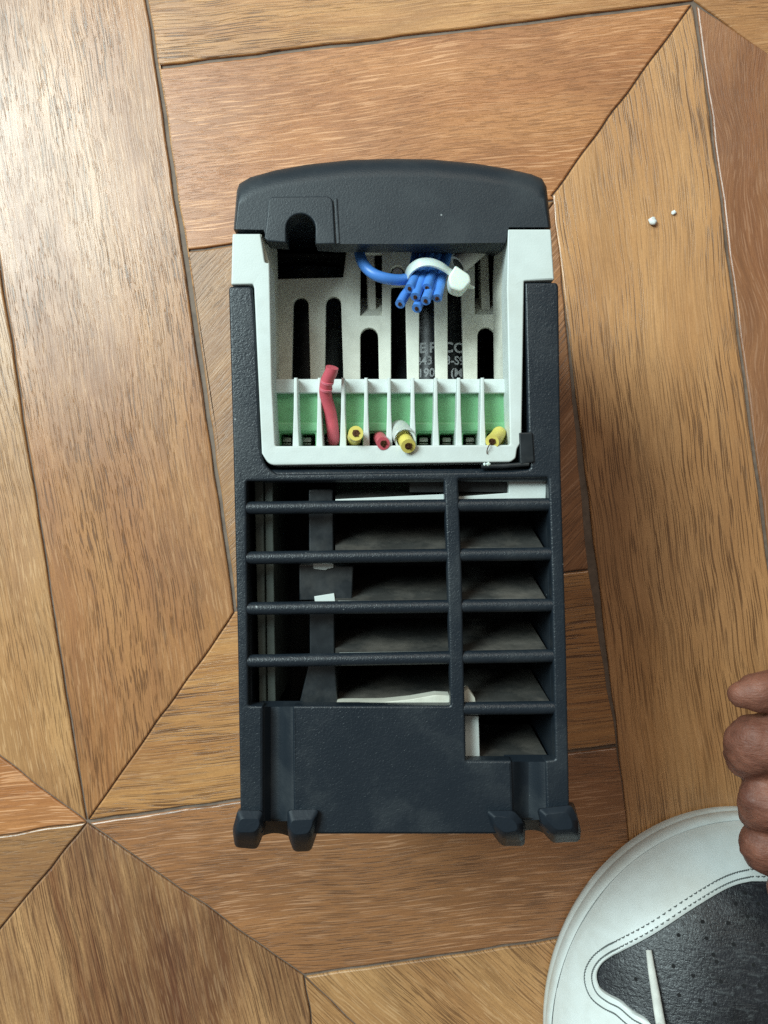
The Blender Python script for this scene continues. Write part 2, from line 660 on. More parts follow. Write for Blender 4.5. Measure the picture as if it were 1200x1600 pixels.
# left of the long plank
plank([(0, 417), NA, (-90, 1112), (-260, 560)], 102, 'pale', [2.2, 1.4, 2.2, 2.2])
plank([NA, (-260, 1345), (-260, 980), (-90, 1112)], 5, 'rust', [0.9, 1.4, 1.4, 1.4])
plank([NA, (-170, 1660), (-260, 1345)], 4, 'olive', [1.2, 1.4, 0.9])
plank([(-105, -260), (0, 417), (-260, 560), (-360, -200)], 95, 'brown', [2.2, 2.2, 1.4, 1.4])
# bottom
plank([NA, (475, 1525), (486, 1605), (510, 1820), (-60, 1820), (-170, 1660)], 103, 'streaked', [1.4, 1.4, 1.4, 1.4, 1.4, 1.2])
plank([(475, 1525), (760, 1800), (510, 1820), (486, 1605)], -43, 'pale', [1.4, 1.4, 1.4, 1.8])
plank([(475, 1525), (1003, 1448), (1045, 1800), (760, 1800)], -42, 'pale', [3.1, 1.8, 1.4, 1.4])
# right of the long plank
plank([NB, (1205, 82), (1480, 300), (1520, 940), (1212, 955)], 92, 'mottled', [3.6, 3.6, 1.4, 1.4, 4.5])
plank([NB, (1100, -390), (1500, -390), (1480, 300)], 5, 'greyed', [1.4, 1.4, 1.4, 3.6])
plank([(1212, 955), (1520, 940), (1620, 1800), (1330, 1800)], 97, 'pale', [1.4, 1.4, 1.4, 4.5])

# ------------------------------------------------------------------ motor drive
drive = thing('motor_drive', (Q(620, 800, 0).x, Q(620, 800, 0).y, 0.0),
              'black and white motor drive with open wire compartment and louvred grille on the wood floor', 'motor drive')
D = drive

# body behind the front parts: a closed black casing with a tray of aluminium at the back
BODY = rp([(366, 300, 12), (856, 300, 12), (868, 440), (884, 1240), (882, 1272, 10), (382, 1272, 10), (380, 1240), (362, 440)])
INNER = rp([(380, 318, 8), (842, 318, 8), (852, 440), (870, 1240), (866, 1258, 8), (396, 1258, 8), (392, 1240), (376, 440)])
plate('casing', BODY, [INNER], 31, 430, M['panel'], D, bevel=3, wref=0)
plate('back_plate', BODY, [], 431, 520, M['void'], D, bevel=3, wref=0)
hs = MB()
hs.add(plate_vf(rp([(372, 310, 8), (850, 310, 8), (878, 1286, 8), (384, 1286, 8)]), [], 521, 552, 2, 0))
for i in range(13):
    x = 385 + i * 38
    hs.add(plate_vf(rect(x, 325, x + 10, 1275), [], 552.5, WFL - .5, 1.5, 0))
hs.build('heat_sink', M['alu'], D)

# ---- front shell
shell_out = rp([(357, 450, 4), (360, 447, 2), (394, 447, 5), (400, 520), (407, 700), (412, 726, 16), (432, 741, 8),
                (800, 736), (829, 733, 5), (826, 690), (820, 441, 3), (870, 441, 3), (873, 447), (877, 740), (885, 1000),
                (890, 1255), (889, 1304, 8), (855, 1304, 3), (852, 1189, 3), (868, 1187, 3), (862, 900), (857, 746, 3), (716, 748, 3), (722, 900),
                (728, 1189, 3), (800, 1189, 3), (803, 1304, 3), (459, 1304, 3), (457, 1103, 3), (704, 1103, 3), (699, 900), (694, 750, 3), (385, 752, 3),
                (388, 1103, 3), (411, 1103, 3), (411, 1304, 3), (376, 1304, 8), (375, 1255), (371, 1000), (364, 700)], 3)
plate('front_shell', shell_out, [], 0, 30, M['shell'], D, bevel=4)


# lip groove round the terminal opening
def bar(y0, y1, x0, x1, tilt0=0):
    k = 7
    path = [Q(x0 + (x1 - x0) * i / k, y0 + (y1 - y0) * i / k, 11) for i in range(k + 1)]
    v, f = tube_vf(path, 10.2 * S * 1.008, 16, True, 1.0)
    return v, f


for (xa, ya, xb, yb) in ((380, 794, 872, 788), (380, 872, 876, 865), (381, 951, 880, 945), (383, 1033, 882, 1024)):
    v, f = bar(ya, yb, xa, xb)
    obj('grille_bar', v, f, M['shell'], D, 50)
v, f = bar(1107, 1105, 715, 884)
obj('grille_bar', v, f, M['shell'], D, 50)
v, f = bar(744, 742, 412, 866)
obj('grille_bar', [p - Vector((0, 0, .0004)) for p in v], f, M['shell'], D, 50)


# ---- screw channels in the bottom panel
def channel(prof, y0, y1):
    loops = []
    for y in (y0, y0 + 1.5, (y0 + y1) / 2, y1):
        e = 3 if y == y0 else 0
        top = [Q(x, y, w + e) for x, w in prof]
        a, b = Q(prof[-1][0], y, 0), Q(prof[0][0], y, 0)
        top += [Vector((a.x, a.y, ZF - 34 * S)), Vector((b.x, b.y, ZF - 34 * S))]
        loops.append(top)
    return loft_vf(loops)


v, f = channel([(402, 5), (409, 5), (413, 7), (417, 15), (423, 23), (431, 25), (438, 22), (446, 14), (453, 6.5), (459, 3), (470, 2.5)], 1103, 1283)
obj('screw_channel', v, f, M['panel'], D, 40)
v, f = channel([(792, 3), (800, 4), (804, 7), (810, 16), (818, 24), (826, 25), (834, 20), (842, 11), (849, 5), (854, 3), (862, 2.5)], 1189, 1281)
obj('screw_channel', v, f, M['panel'], D, 40)


# ---- mounting feet
def lobe(top, mid, base, wb=70):
    L = []
    for pts, w in ((top, -19), (top, -18), (mid, -10), (base, 10), (base, wb)):
        L.append((pts, w))
    loops = []
    for i, (pts, w) in enumerate(L):
        loop = rp([p + (7,) for p in pts], 4)
        if i == 0:
            cx, cy = sum(p[0] for p in loop) / len(loop), sum(p[1] for p in loop) / len(loop)
            loop = [(cx + (x - cx) * .88, cy + (y - cy) * .88) for x, y in loop]
        if i == 3:
            m = rp([p + (7,) for p in mid], 4)
            loop = [(a[0] * .45 + b[0] * .55, a[1] * .45 + b[1] * .55) for a, b in zip(loop, m)]
        loops.append([Q(x, y, w) for x, y in loop])
    return loft_vf(loops)


def foot(lobes, web):
    m = MB()
    for l in lobes:
        m.add(lobe(*l))
    o = m.build('mounting_foot', M['foot'], D, 38)
    x0, x1, yt, yb, xm0, xm1 = web
    rows = [[Q(x0 + (x1 - x0) * k / 10, y + dip * (abs(k - 5) / 5) ** 2, w) for k in range(11)]
            for y, w, dip in ((yt, 20, 0), (yt + 2, 30, 0), (yb - 4, 84, 3), (yb, 104, 7), (yb, 130, 7))]
    bk = [[p - Vector((0, 0, .004)) for p in r] for r in rows]
    wv, wf = loft_vf([r + list(reversed(b)) for r, b in zip(rows, bk)])
    obj('slot_web', wv, wf, M['void'], o, 60)  # near-black instead of foot plastic, painting the slot's shade
    return o


foot([([(376, 1278), (405, 1278), (407, 1289), (399, 1301), (371, 1301), (370, 1289)],
       [(371, 1266), (410, 1267), (412, 1291), (403, 1306), (367, 1306), (365, 1290)],
       [(373, 1261), (411, 1262), (413, 1300), (402, 1327), (367, 1324), (363, 1296)]),
      ([(455, 1281), (490, 1279), (488, 1291), (482, 1303), (458, 1305), (452, 1292)],
       [(450, 1266), (498, 1265), (494, 1291), (486, 1309), (456, 1310), (449, 1292)],
       [(447, 1263), (501, 1263), (496, 1300), (486, 1330), (459, 1331), (450, 1306)])],
     (404, 456, 1281, 1302, 0, 0))
foot([([(769, 1274), (798, 1277), (808, 1287), (810, 1298), (789, 1302), (776, 1292)],
       [(760, 1267), (803, 1267), (817, 1284), (817, 1304), (785, 1307), (771, 1295)],
       [(757, 1265), (806, 1262), (821, 1284), (820, 1322), (784, 1322), (770, 1304)]),
      ([(849, 1272), (886, 1268), (894, 1281), (896, 1296), (870, 1298), (856, 1284)],
       [(841, 1264), (893, 1258), (903, 1280), (904, 1303), (864, 1304), (847, 1288)],
       [(836, 1262), (896, 1252), (908, 1296), (906, 1315), (863, 1317), (843, 1294)])],
     (806, 854, 1279, 1297, 0, 0))

# ---- top cap
CO = [(365, 358, 0, 4), (370, 298, 22, 4), (374, 287, 30, 7), (391, 277, 30, 3), (430, 266, 30, 1), (480, 257, 30, 0),
      (545, 250, 29, 0), (610, 248, 29, 0), (675, 249, 29, 0), (740, 255, 29, 0), (790, 263, 28, -1), (830, 272, 28, -3),
      (847, 279, 28, -7), (854, 292, 20, -5), (861, 355, 0, -5), (795, 355, 0, 0), (790, 379, 0, 0), (640, 381, 0, 0),
      (523, 381, 0, 0), (493, 379, 0, 0)]
CO += [(x, y, 0, 0) for x, y in arc(470, 357, 23, 0, -180, 12)]
CO += [(447, 377, 0, 0), (417, 375, 0, 0), (412, 359, 0, 0)]
loops = []
NL = 7
for i in range(NL + 1):
    a = math.pi / 2 * i / NL
    e = 1 - math.sin(a)
    ww = 30 * (1 - math.cos(a))
    loops.append([Q(x + dx * e, y + dy * e, ww * (1 if dy > 5 else (.5 if dx else .12))) for x, y, dy, dx in CO])
back = [Vector((p.x, p.y, ZF - (46 if i > 15 else 150) * S)) for i, p in enumerate([Q(x, y, 30 if dy or dx else 4) for x, y, dy, dx in CO])]
loops.append(back)
v, f = loft_vf(loops)
capo = obj('top_cap', v, f, M['cap'], D, 38)
TABP = rp([(413, 371), (418, 330), (419, 307, 12), (520, 306, 12), (524, 381), (493, 381)]) + arc(470, 357, 23, 0, -180, 12) + [(447, 379), (418, 377)]
plate('cap_tab', TABP, [], -4, 14, M['cap'], D, bevel=2.5)
plate('cap_rib', rp([(522, 310, 2), (527, 309, 2), (531, 380), (526, 380)]), [], -1.6, 12, M['cap'], D, bevel=1.2)

# ---- white chassis frame
plate('white_frame', rp([(363, 365, 3), (407, 365, 2), (414, 410, 2), (421, 411, 2), (425, 600), (430, 697, 3), (797, 695, 3), (795, 600),
                         (792, 450), (794, 358, 2), (861, 358, 3), (866, 437, 2), (819, 439, 2), (815, 690), (808, 701, 3), (806, 716, 3), (798, 722, 4),
                         (420, 727, 12), (409, 708), (402, 560), (397, 450), (395, 444, 2), (361, 445, 3)]), [], -2, 60, M['white'], D, bevel=2.5)
# inner side walls down to the slotted panel
WD = 150
wl = MB()
wl.add(loft_vf([[Q(408, 366, 10), Q(421, 413, 10), Q(425, 600, 10), Q(431, 697, 10), Q(427, 697, 14), Q(416, 412, 14), Q(404, 366, 14)],
                [Q(432, 366, WD), Q(434, 412, WD), Q(437, 600, WD), Q(441, 697, WD), Q(430, 697, WD), Q(424, 412, WD), Q(422, 366, WD)]]))
wl.build('side_wall', M['slat'], D)
wr = MB()
wr.add(loft_vf([[Q(794, 362, 10), Q(792, 450, 10), Q(795, 600, 10), Q(797, 697, 10), Q(800, 697, 14), Q(797, 450, 14), Q(798, 362, 14)],
                [Q(773, 362, WD), Q(770, 450, WD), Q(772, 600, WD), Q(776, 697, WD), Q(786, 697, WD), Q(782, 450, WD), Q(784, 362, WD)]]))
wr.build('side_wall', M['slat'], D)


# slotted panel
def slot(x0, x1, y0, dx0=0, dx1=0, yb=640):
    r = (x1 - x0) / 2
    return arc((x0 + x1) / 2, y0 + r, r, 180, 360, 8) + [(x1 + dx1, yb), (x0 + dx0, yb)]


pan_out = [(424, 650), (424, 436), (536, 433), (541, 393), (790, 393), (790, 650)]
holes = [slot(458, 482, 464, -3, 4), slot(509, 533, 463, -2, 5), slot(563, 591, 512, 0, 2),
         rp([(611, 447, 4), (633, 447, 4), (637, 640), (611, 640)]), rp([(655, 440, 4), (678, 440, 4), (681, 640), (655, 640)]),
         rp([(699, 440, 4), (720, 440, 4), (726, 640), (700, 640)]), slot(746, 773, 511, 0, 5),
         rect(563, 396, 597, 493), rect(742, 396, 776, 491), arc(621, 426, 11, 0, 345, 14)]
plate('slotted_panel', pan_out, holes, WD, WD + 13, M['slat'], D, bevel=1.5)
for x in (575, 753):
    plate('latch_post', rp([(x - 3, 396), (x + 10, 396), (x + 13, 484), (x - 1, 484)]), [], WD + 22, WD + 60, M['slat'], D, bevel=1.5)
for (x0, x1, y) in ((561, 599, 474), (740, 779, 474)):
    wv, wf = loft_vf([[Q(x0, y + 19, WD + 3), Q(x1, y + 19, WD + 3), Q(x1, y + 24, WD + 3), Q(x0, y + 24, WD + 3)],
                      [Q(x0 + 3, y - 8, WD + 58), Q(x1 - 3, y - 8, WD + 58), Q(x1 - 3, y + 18, WD + 58), Q(x0 + 3, y + 18, WD + 58)]])
    obj('latch_shelf', wv, wf, M['slat'], D)
# screw in the panel
v, f = tube_vf([Q(621, 428, WD + 40), Q(621, 428, WD + 22)], [11 * S, 10 * S], 14)
obj('screw', v, f, M['metal'], D)

# dark inside of the compartment and capacitors behind the slots
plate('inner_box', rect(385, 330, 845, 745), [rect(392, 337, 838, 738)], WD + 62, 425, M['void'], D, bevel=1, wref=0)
RC = 95
for cx in (690, 480):
    c0, c1 = Q(cx, 415, 235), Q(cx, 655, 235)
    z = ZF - (235 + RC) * S
    r = RC * S
    x = c0.x
    pth = [Vector((x, c0.y + .0006, z)), Vector((x, c0.y, z)), Vector((x, (c0.y + c1.y) / 2, z)), Vector((x, c1.y, z)), Vector((x, c1.y - .0006, z))]
    v, f = tube_vf(pth, [r * .95, r, r, r, r * .95], 40)
    co = obj('capacitor', v, f, M['capacitor'], D, 40)
    if cx == 690:
        capac = co
        capx, capz, capr = x, z, r


def text(body, px, py, hpx, w, mat, parent, sx=1.0, bold=.0):
    cu = bpy.data.curves.new("tmp", 'FONT')
    cu.body = body
    cu.size = hpx * 1.38
    cu.offset = bold
    cu.extrude = 0
    cu.space_character = 1.0
    ob = bpy.data.objects.new("tmp", cu)
    COL.objects.link(ob)
    dg = bpy.context.evaluated_depsgraph_get()
    dg.update()
    me = bpy.data.meshes.new_from_object(ob.evaluated_get(dg))
    vs = []
    for q in me.vertices:
        p = Q(px + q.co.x * sx, py - q.co.y, w)
        du = p.x - capx
        p.z = capz + math.sqrt(max(0, (capr + .00008) ** 2 - du * du))
        vs.append(p)
    fs = [list(p.vertices) for p in me.polygons]
    bpy.data.objects.remove(ob)
    bpy.data.curves.remove(cu)
    o = obj('printed_text', vs, fs, mat, parent, None)
    bpy.data.meshes.remove(me)
    return o


# every letter stands where the photograph shows it between the slats
for body, x, y, h, sx in (('E', 655, 550, 16, 1.05), ('P', 670.5, 550, 16, 1.05), ('C', 692, 550, 16, 1.05), ('O', 709, 550, 16, 1.05),
                          ('B43', 649, 569, 13.5, .92), ('3-S9', 696, 569, 13.5, .92),
                          ('190', 653, 588, 13.5, .95), ('(M', 704, 588, 13.5, .95)):
    text(body, x, y, h, 235, M['print'], capac, sx, .62 if h > 15 else .42)

# ---- terminal strip
DIVX = [462, 499, 536, 572, 608, 645, 681, 717, 754]
LX = [431] + DIVX + [792]
plate('terminal_ledge', rp([(429, 592, 2), (793, 592, 2), (793, 614), (429, 614)]), [], 46, 150, M['white'], D, bevel=2)
for i, x in enumerate(DIVX):
    top = [(x - 2.6, 590), (x + 2.6, 590), (x + 3.2, 640), (x + 5.6, 700), (x - 5.0, 700), (x - 3.2, 640)]
    plate('divider', rp(top), [], 20, 118, M['white'], D, bevel=1.6)
gholes = []
for i in range(10):
    c = (LX[i] + LX[i + 1]) / 2 + (3 if i == 0 else 0)
    gholes.append(rp([(c - 12, 677, 3), (c + 12, 677, 3), (c + 12, 698, 1), (c - 12, 698, 1)], 3))
gv = plate_vf(rect(429, 605, 800, 705), gholes, 58, 165, 2)
terminal = obj('terminal_block', gv[0], gv[1], M['green'], D, 40)
plate('terminal_step', rect(429, 658, 800, 675), [], 54, 66, M['green'], terminal, bevel=5)
for i in range(10):
    c = (LX[i] + LX[i + 1]) / 2 + (3 if i == 0 else 0)
    m = MB()
    m.add(plate_vf(rp([(c - 8, 683, 2), (c + 6, 683, 2), (c + 6, 691, 1), (c - 8, 691, 1)], 2), [], 84, 160, 1))
    m.add(plate_vf(rp([(c - 8, 692, 1), (c + 6, 692, 1), (c + 6, 695, 1), (c - 8, 695, 1)], 2), [], 90, 160, .8))
    m.build('terminal_clamp', M['metal'], terminal)
plate('terminal_base', rect(429, 672, 800, 704), [], 161, 175, M['void'], D, bevel=1)


# ---- wires
def wire(path, r, mat, label, parent=D, seg=16, core=.48, ref=None, n=6):
    """path runs from the root to the cut end; the copper strands show in the cut."""
    pts = smooth_path([Q(*p) for p in path], n)
    k = r * S
    o = tube_vf(pts, k, seg)
    ob = obj('wire', o[0], o[1], mat, parent, 50, label)
    if core:
        d = (pts[-1] - pts[-2]).normalized()
        u = d.orthogonal().normalized()
        w = d.cross(u)
        m = MB()
        for i in range(14):
            a = i * 2.4 + random.random()
            rr = k * core * math.sqrt((i + .3) / 14) * .95
            c = pts[-1] + (u * math.cos(a) + w * math.sin(a)) * rr
            e = .00012 + .0002 * random.random()
            m.add(tube_vf([c - d * .0012, c + d * e * 1.4 + u * random.uniform(-1, 1) * .0001], k * core * random.uniform(.20, .27), 6))
        m.add(tube_vf([pts[-1] - d * .001, pts[-1] + d * .00006], k * core * 1.02, 12))
        m.build('conductor', M['copper'], ob)
    return ob


wire([(523, 692, 120), (522, 688, 64), (520, 672, 44), (516, 645, 34), (509, 618, 22), (510, 598, 10), (517, 582, 0), (519, 574, -4)], 10.0, M['red'],
     'longest red wire, standing up and bent with a cut sleeve', core=0)
m = MB()
for (py, w, px) in ((607, 14, 509), (596, 8, 511.5)):
    c = Q(px, py, w)
    d = (Q(514, 588, 3) - Q(508.5, 615, 22)).normalized()
    m.add(tube_vf([c - d * .00025, c + d * .00025], 10.5 * S, 18))
m.build('sleeve_ring', plain('pale_red_pvc', srgb(225, 120, 135), .4), D)
wire([(553, 694, 150), (553, 692, 100), (553, 688, 60), (555, 680, 5), (556, 677, -16)], 11.6, M['yellow'], 'yellow wire stub in the fourth terminal from the left')
wire([(591, 694, 150), (592, 688, 100), (593, 684, 60), (597, 690, 10), (599, 693, -6)], 10.2, M['red'], 'short red wire stub beside a sleeved yellow wire')
wire([(627, 690, 150), (627, 684, 100), (626, 676, 60), (633, 688, 10), (638, 697, -14)], 11.5, M['yellow'], 'yellow wire stub inside a clear sleeve')
wire([(775, 690, 150), (778, 687, 66), (780, 677, 38), (775, 684, 14), (769, 690, -2)], 11.2, M['yellow'], 'yellow wire stub at the right end')
# oblique clear sleeve round the middle yellow wire
pts = smooth_path([Q(626, 681, 90), Q(624, 672, 50), (Q(631, 683, 14)), Q(633, 687, 2)], 5)
v, f = tube_vf(pts, 16.8 * S, 22, False)
n = 22
m = MB()
lo = []
for j in range(len(pts)):
    lo.append(v[j * n:(j + 1) * n])
ring = lo[-1]
c = pts[-1]
cut = []
for p in ring:
    s = (p - c).dot(Vector((.45, -.85, 0)))
    cut.append(p + (pts[-1] - pts[-2]).normalized() * (s * .55))
lo.append(cut)
inn = [c + (p - c) * .80 for p in cut]
lo.append(inn)
lo.append([pts[-3] + (p - pts[-1]) * .80 for p in ring])
m.add(loft_vf(lo, False, False))
m.build('wire_sleeve', M['sleeve'], D, 50)
# loose copper strand
v, f = tube_vf(smooth_path([Q(767, 692, -4), Q(763, 698, -8), Q(761, 704, -5), Q(761, 709, -4)], 4), .8 * S, 6)
obj('strand', v, f, M['copper'], D, 50)

# blue control wires cut off beyond a cable tie
ends = [(640, 451, 20), (625, 475, 34), (649, 464, 16), (667, 450, 24), (665, 470, 14), (683, 466, 26), (651, 482, 22)]
mids = [(655, 424, 62), (641, 446, 72), (662, 430, 52), (677, 420, 62), (679, 434, 58), (692, 424, 66), (668, 442, 72)]
tops = [(664, 392, 100), (650, 398, 118), (676, 388, 92), (686, 388, 100), (690, 384, 112), (701, 388, 104), (680, 392, 126)]
for e, mdl, tp in zip(ends, mids, tops):
    root = (tp[0] + 8, 352, tp[2] + 40)
    wire([root, tp, mdl, ((e[0] * .6 + mdl[0] * .4), (e[1] * .6 + mdl[1] * .4), e[2] * .6 + mdl[2] * .4), e], 8.1, M['blue'],
         'one of the blue wires cut off below the cable tie', core=.40, seg=14, n=5)
wire([(566, 350, 150), (561, 380, 92), (565, 407, 58), (582, 427, 42), (608, 436, 44), (634, 436, 58), (652, 424, 84), (664, 398, 118), (672, 360, 150)], 9.0, M['blue'],
     'blue wire looping from under the cap into the bundle', core=0, seg=14)
# cable tie
tp = smooth_path([Q(643, 446, 92), Q(636, 438, 66), Q(640, 423, 40), Q(654, 412, 24), Q(672, 410, 22), Q(690, 416, 26), Q(703, 425, 34), Q(714, 432, 40)], 5)
loops = []
for i, p in enumerate(tp):
    d = (tp[min(i + 1, len(tp) - 1)] - tp[max(i - 1, 0)]).normalized()
    ax = (Vector((.25, -.86, .35)) - d * d.dot(Vector((.25, -.86, .35)))).normalized()
    nn = d.cross(ax)
    a, b = 7.5 * S, 1.8 * S
    loops.append([p + ax * a + nn * b, p + ax * a - nn * b, p - ax * a - nn * b, p - ax * a + nn * b])
v, f = loft_vf(loops)
tie = obj('cable_tie', v, f, M['nylon'], D, 30)
tv = plate_vf(rp([(712, 414, 3), (734, 429, 4), (736, 440, 3), (722, 456, 6), (703, 450, 7), (700, 432, 5)], 4), [], 14, 52, 3.5)
obj('tie_head', tv[0], tv[1], M['nylon'], tie, 40)
v, f = tube_vf([Q(728, 446, 34), Q(741, 450, 30)], [5 * S, 2 * S], 4)
obj('tie_stub', v, f, M['nylon'], tie, 30)
# white tube behind the tie
pp = [Q(716, 414, 96), Q(730, 402, 100), Q(748, 386, 106), Q(768, 362, 120)]
loops_o, _ = tube_vf(pp, 17 * S, 20, False)
n = 20
lo = [loops_o[j * n:(j + 1) * n] for j in range(4)]
c = pp[0]
lo = [[pp[2] + (p - pp[0]) * .72 for p in lo[0]], [c + (p - c) * .72 for p in lo[0]]] + lo
v, f = loft_vf(lo, True, True)
tubeo = obj('white_tube', v, f, M['paper_white'], D, 50)
d = (pp[0] - pp[1]).normalized()
v, f = tube_vf([pp[0] - d * .001, pp[0] + d * .0002], 11 * S, 18)
obj('bore_shade', v, f, M['inner_black'], tubeo, 40)  # black plug stands in for the shade inside the tube's open end

# ---- small latch at the lower right corner of the opening
plate('latch', rp([(811, 676, 2), (832, 675, 3), (835, 722, 3), (813, 726, 3)]), [], -4, 60, M['post'], D, bevel=2)
v, f = tube_vf([Q(752, 729, 0), Q(790, 728, 0), Q(826, 725, 0)], 3.6 * S, 10)
obj('gap_shade', v, f, M['post'], D, 50)  # added dark rod stands in for the shade of the broken hinge gap
v, f = ball_vf(Q(763, 725, -3), 3.2 * S, 2, .5, 4)
w_ = ball_vf(Q(757, 725.5, -3), 2.4 * S, 2, .5, 9)
mm = MB().add((v, f)).add(w_)
mm.build('glue_drop', M['nylon'], D)

# ---- inside of the grille
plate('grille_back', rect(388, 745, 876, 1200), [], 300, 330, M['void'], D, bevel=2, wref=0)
plate('pillar', rp([(397, 746), (411, 746), (416, 1103), (405, 1103)]), [], 44, 250, M['pillar'], D, bevel=2)
plate('pillar', rp([(413, 746), (426, 746), (431, 1103), (418, 1103)]), [], 50, 250, M['pillar'], D, bevel=2)
plate('divider_post', rp([(482, 764, 4), (520, 764, 4), (523, 1030), (528, 1103), (467, 1103), (484, 1030)]), [], 44, 200, M['post'], D, bevel=2.5)
plate('cross_piece', rp([(467, 882, 3), (552, 884, 3), (550, 938), (468, 938)]), [], 36, 90, M['post'], D, bevel=2.5)
plate('white_tab', rp([(489, 880), (521, 882), (521, 887), (512, 889), (508, 891), (490, 889)]), [], 33, 44, M['white'], D, bevel=1)
plate('white_tab', rp([(491, 932), (522, 927), (524, 941), (492, 941)]), [], 33, 44, M['white'], D, bevel=1)
ys = [(785, 779), (862, 856), (940, 935), (1022, 1017), (1103, 1096)]


def slab(x0, x1, yf, yd, wf, wd, th=16):
    return loft_vf([[Q(x0, yf, wf), Q(x1, yf, wf), Q(x1, yf + th, wf), Q(x0, yf + th, wf)],
                    [Q(x0, yd, wd), Q(x1 - 30 * (x1 > 800), yd, wd), Q(x1 - 30 * (x1 > 800), yd + th, wd), Q(x0, yd + th, wd)]])


for i, (yl, yr) in enumerate(ys):
    v, f = slab(524, 702, yl - 2, yl - 56, 26, 210)
    obj('louver', v, f, M['louver'], D)
    v, f = slab(712, 846 + i * 3, yr - 1, yr - 50, 26, 185)
    obj('louver', v, f, M['louver'], D)
v, f = slab(728, 858, 1186, 1132, 30, 195, 3)
obj('louver', v, f, M['louver'], D)
# white chassis edge that shows above the bars
plate('white_edge', rp([(524, 780), (694, 772), (694, 788), (524, 788)]), [], 24, 60, M['white'], D, bevel=1)
plate('white_edge', rp([(714, 776), (795, 770), (795, 746), (854, 746, 2), (853, 782, 2), (714, 784)]), [], 24, 60, M['white'], D, bevel=1.5)
for (x0, x1, ya, yb) in ((524, 640, 860.5, 862), (528, 700, 939, 939.5), (530, 702, 1020.5, 1019.2)):
    plate('white_edge', [(x0, ya), (x1, yb), (x1, yb + 8), (x0, ya + 8)], [], 22, 50, M['white'], D, bevel=.8)
plate('white_edge', rp([(526, 1098), (600, 1097), (640, 1093), (680, 1086), (702, 1087), (704, 1102), (526, 1102)]), [], 24, 55, M['slat'], D, bevel=1.2)
plate('white_edge', rp([(722, 1082), (732, 1076, 3), (742, 1090), (744, 1100), (722, 1100)]), [], 24, 55, M['slat'], D, bevel=1.2)
plate('white_edge', rp([(726, 1118), (748, 1119), (750, 1188), (727, 1188)]), [], 32, 80, M['white'], D, bevel=1.5)
plate('hidden_block', rect(640, 752, 795, 769), [], 40, 200, M['inner_black'], D, bevel=1.5)

# ------------------------------------------------------------------ crumbs on the floor
for nm, (px, py, r, sd), lab in (('crumb', (1019, 347, 6.2, 2), 'larger of two white crumbs on the honey plank right of the drive'),
                                 ('crumb', (1052, 333, 3.4, 5), 'smaller of two white crumbs on the honey plank right of the drive'),
):
    k = S * (F + WFL) / F
    c = Q(px, py, WFL)
    v, f = ball_vf((c.x, c.y, r * k * .68), r * k, 2, .6, sd, .75)
    o = obj(nm, v, f, M['crumb'], None, 60)
    tag(o, lab, 'crumb')
    if sd != 8:
        o['group'] = 'white crumbs on the honey plank'

# ------------------------------------------------------------------ shoe
KS = S * (F + WZ(.003)) / F
SC = Q(1150, 1600, WZ(.003))
A_, B_ = 301 * KS, 339 * KS
XL = .004                      # the toe leans a little to the right
REAR = -.135


def hw(sy):
    if sy >= 0:
        return A_ * math.sqrt(max(0, 1 - (sy / B_) ** 2))
    t = min(1, -sy / .135)
    return A_ * (1 - .24 * t * t * (3 - 2 * t))


def outline(n=160):
    pts = []
    for i in range(n):
        a = math.pi * i / (n - 1)
        pts.append((-A_ * math.cos(a), B_ * math.sin(a)))
    m = 24
    for i in range(1, m):
        sy = REAR * i / m
        pts.append((hw(sy), sy))
    wr_ = hw(REAR)
    for i in range(0, 33):
        a = math.pi * i / 32
        pts.append((wr_ * math.cos(a), REAR - .048 * math.sin(a)))
    for i in range(m - 1, 0, -1):
        sy = REAR * i / m
        pts.append((-hw(sy), sy))
    return pts


def rnorm(sx, sy):
    if sy >= 0:
        return math.hypot(sx / A_, sy / B_)
    if sy > REAR:
        return abs(sx) / hw(sy)
    return math.hypot(sx / hw(REAR), (sy - REAR) / .048)


def hgt(sx, sy):
    r = min(1, rnorm(sx, sy))
    t = max(0, min(1, (.04 - sy) / .16))
    hm = .030 + .046 * t * t * (3 - 2 * t)
    return .0108 + hm * max(0, 1 - (r / .985) ** 2.4) ** .72 + .0006 * mnoise.noise(Vector((sx * 60, sy * 60, 1)))


def shoe_pt(px, py, off=0.0):
    z = .045
    for _ in range(8):
        p = Q(px, py, WZ(z))
        z = hgt(p.x - SC.x, p.y - SC.y)
    p.z = z + off
    return p


shoe = thing('shoe', (SC.x, SC.y - .06, 0), 'white leather shoe with a grey perforated toe box in the lower right corner', 'shoe')
OL = outline()
sole_loops = []
for sc_, z in ((.98, .0003), (.997, .0012), (1.0, .003), (1.0, .0050), (.9975, .0054), (.9975, .0058), (1.0, .0062), (.999, .0095), (.994, .0108), (.987, .0112), (.982, .0109), (.977, .0109), (.90, .0112)):
    sole_loops.append([Vector((SC.x + x * sc_, SC.y - .03 + (y + .03) * sc_, z)) for x, y in OL])
v, f = loft_vf(sole_loops)
obj('sole', v, f, M['shoe_sole'], shoe, 50)
# grey vamp surface (whole top)
pole = Vector((SC.x + 40 * KS, SC.y - 40 * KS))
rings = []
NR = 26
for j in range(NR):
    s = .984 * (1 - (j / (NR - 1)) ** 1.2 * .985)
    ring = []
    for x, y in OL:
        px_, py_ = x * s, -.03 + (y + .03) * s
        ring.append(Vector((SC.x + px_, SC.y + py_, hgt(px_, py_) - .0004)))
    rings.append(ring)
v, f = loft_vf(rings, False, True)
obj('vamp', v, f, M['vamp'], shoe, 60)
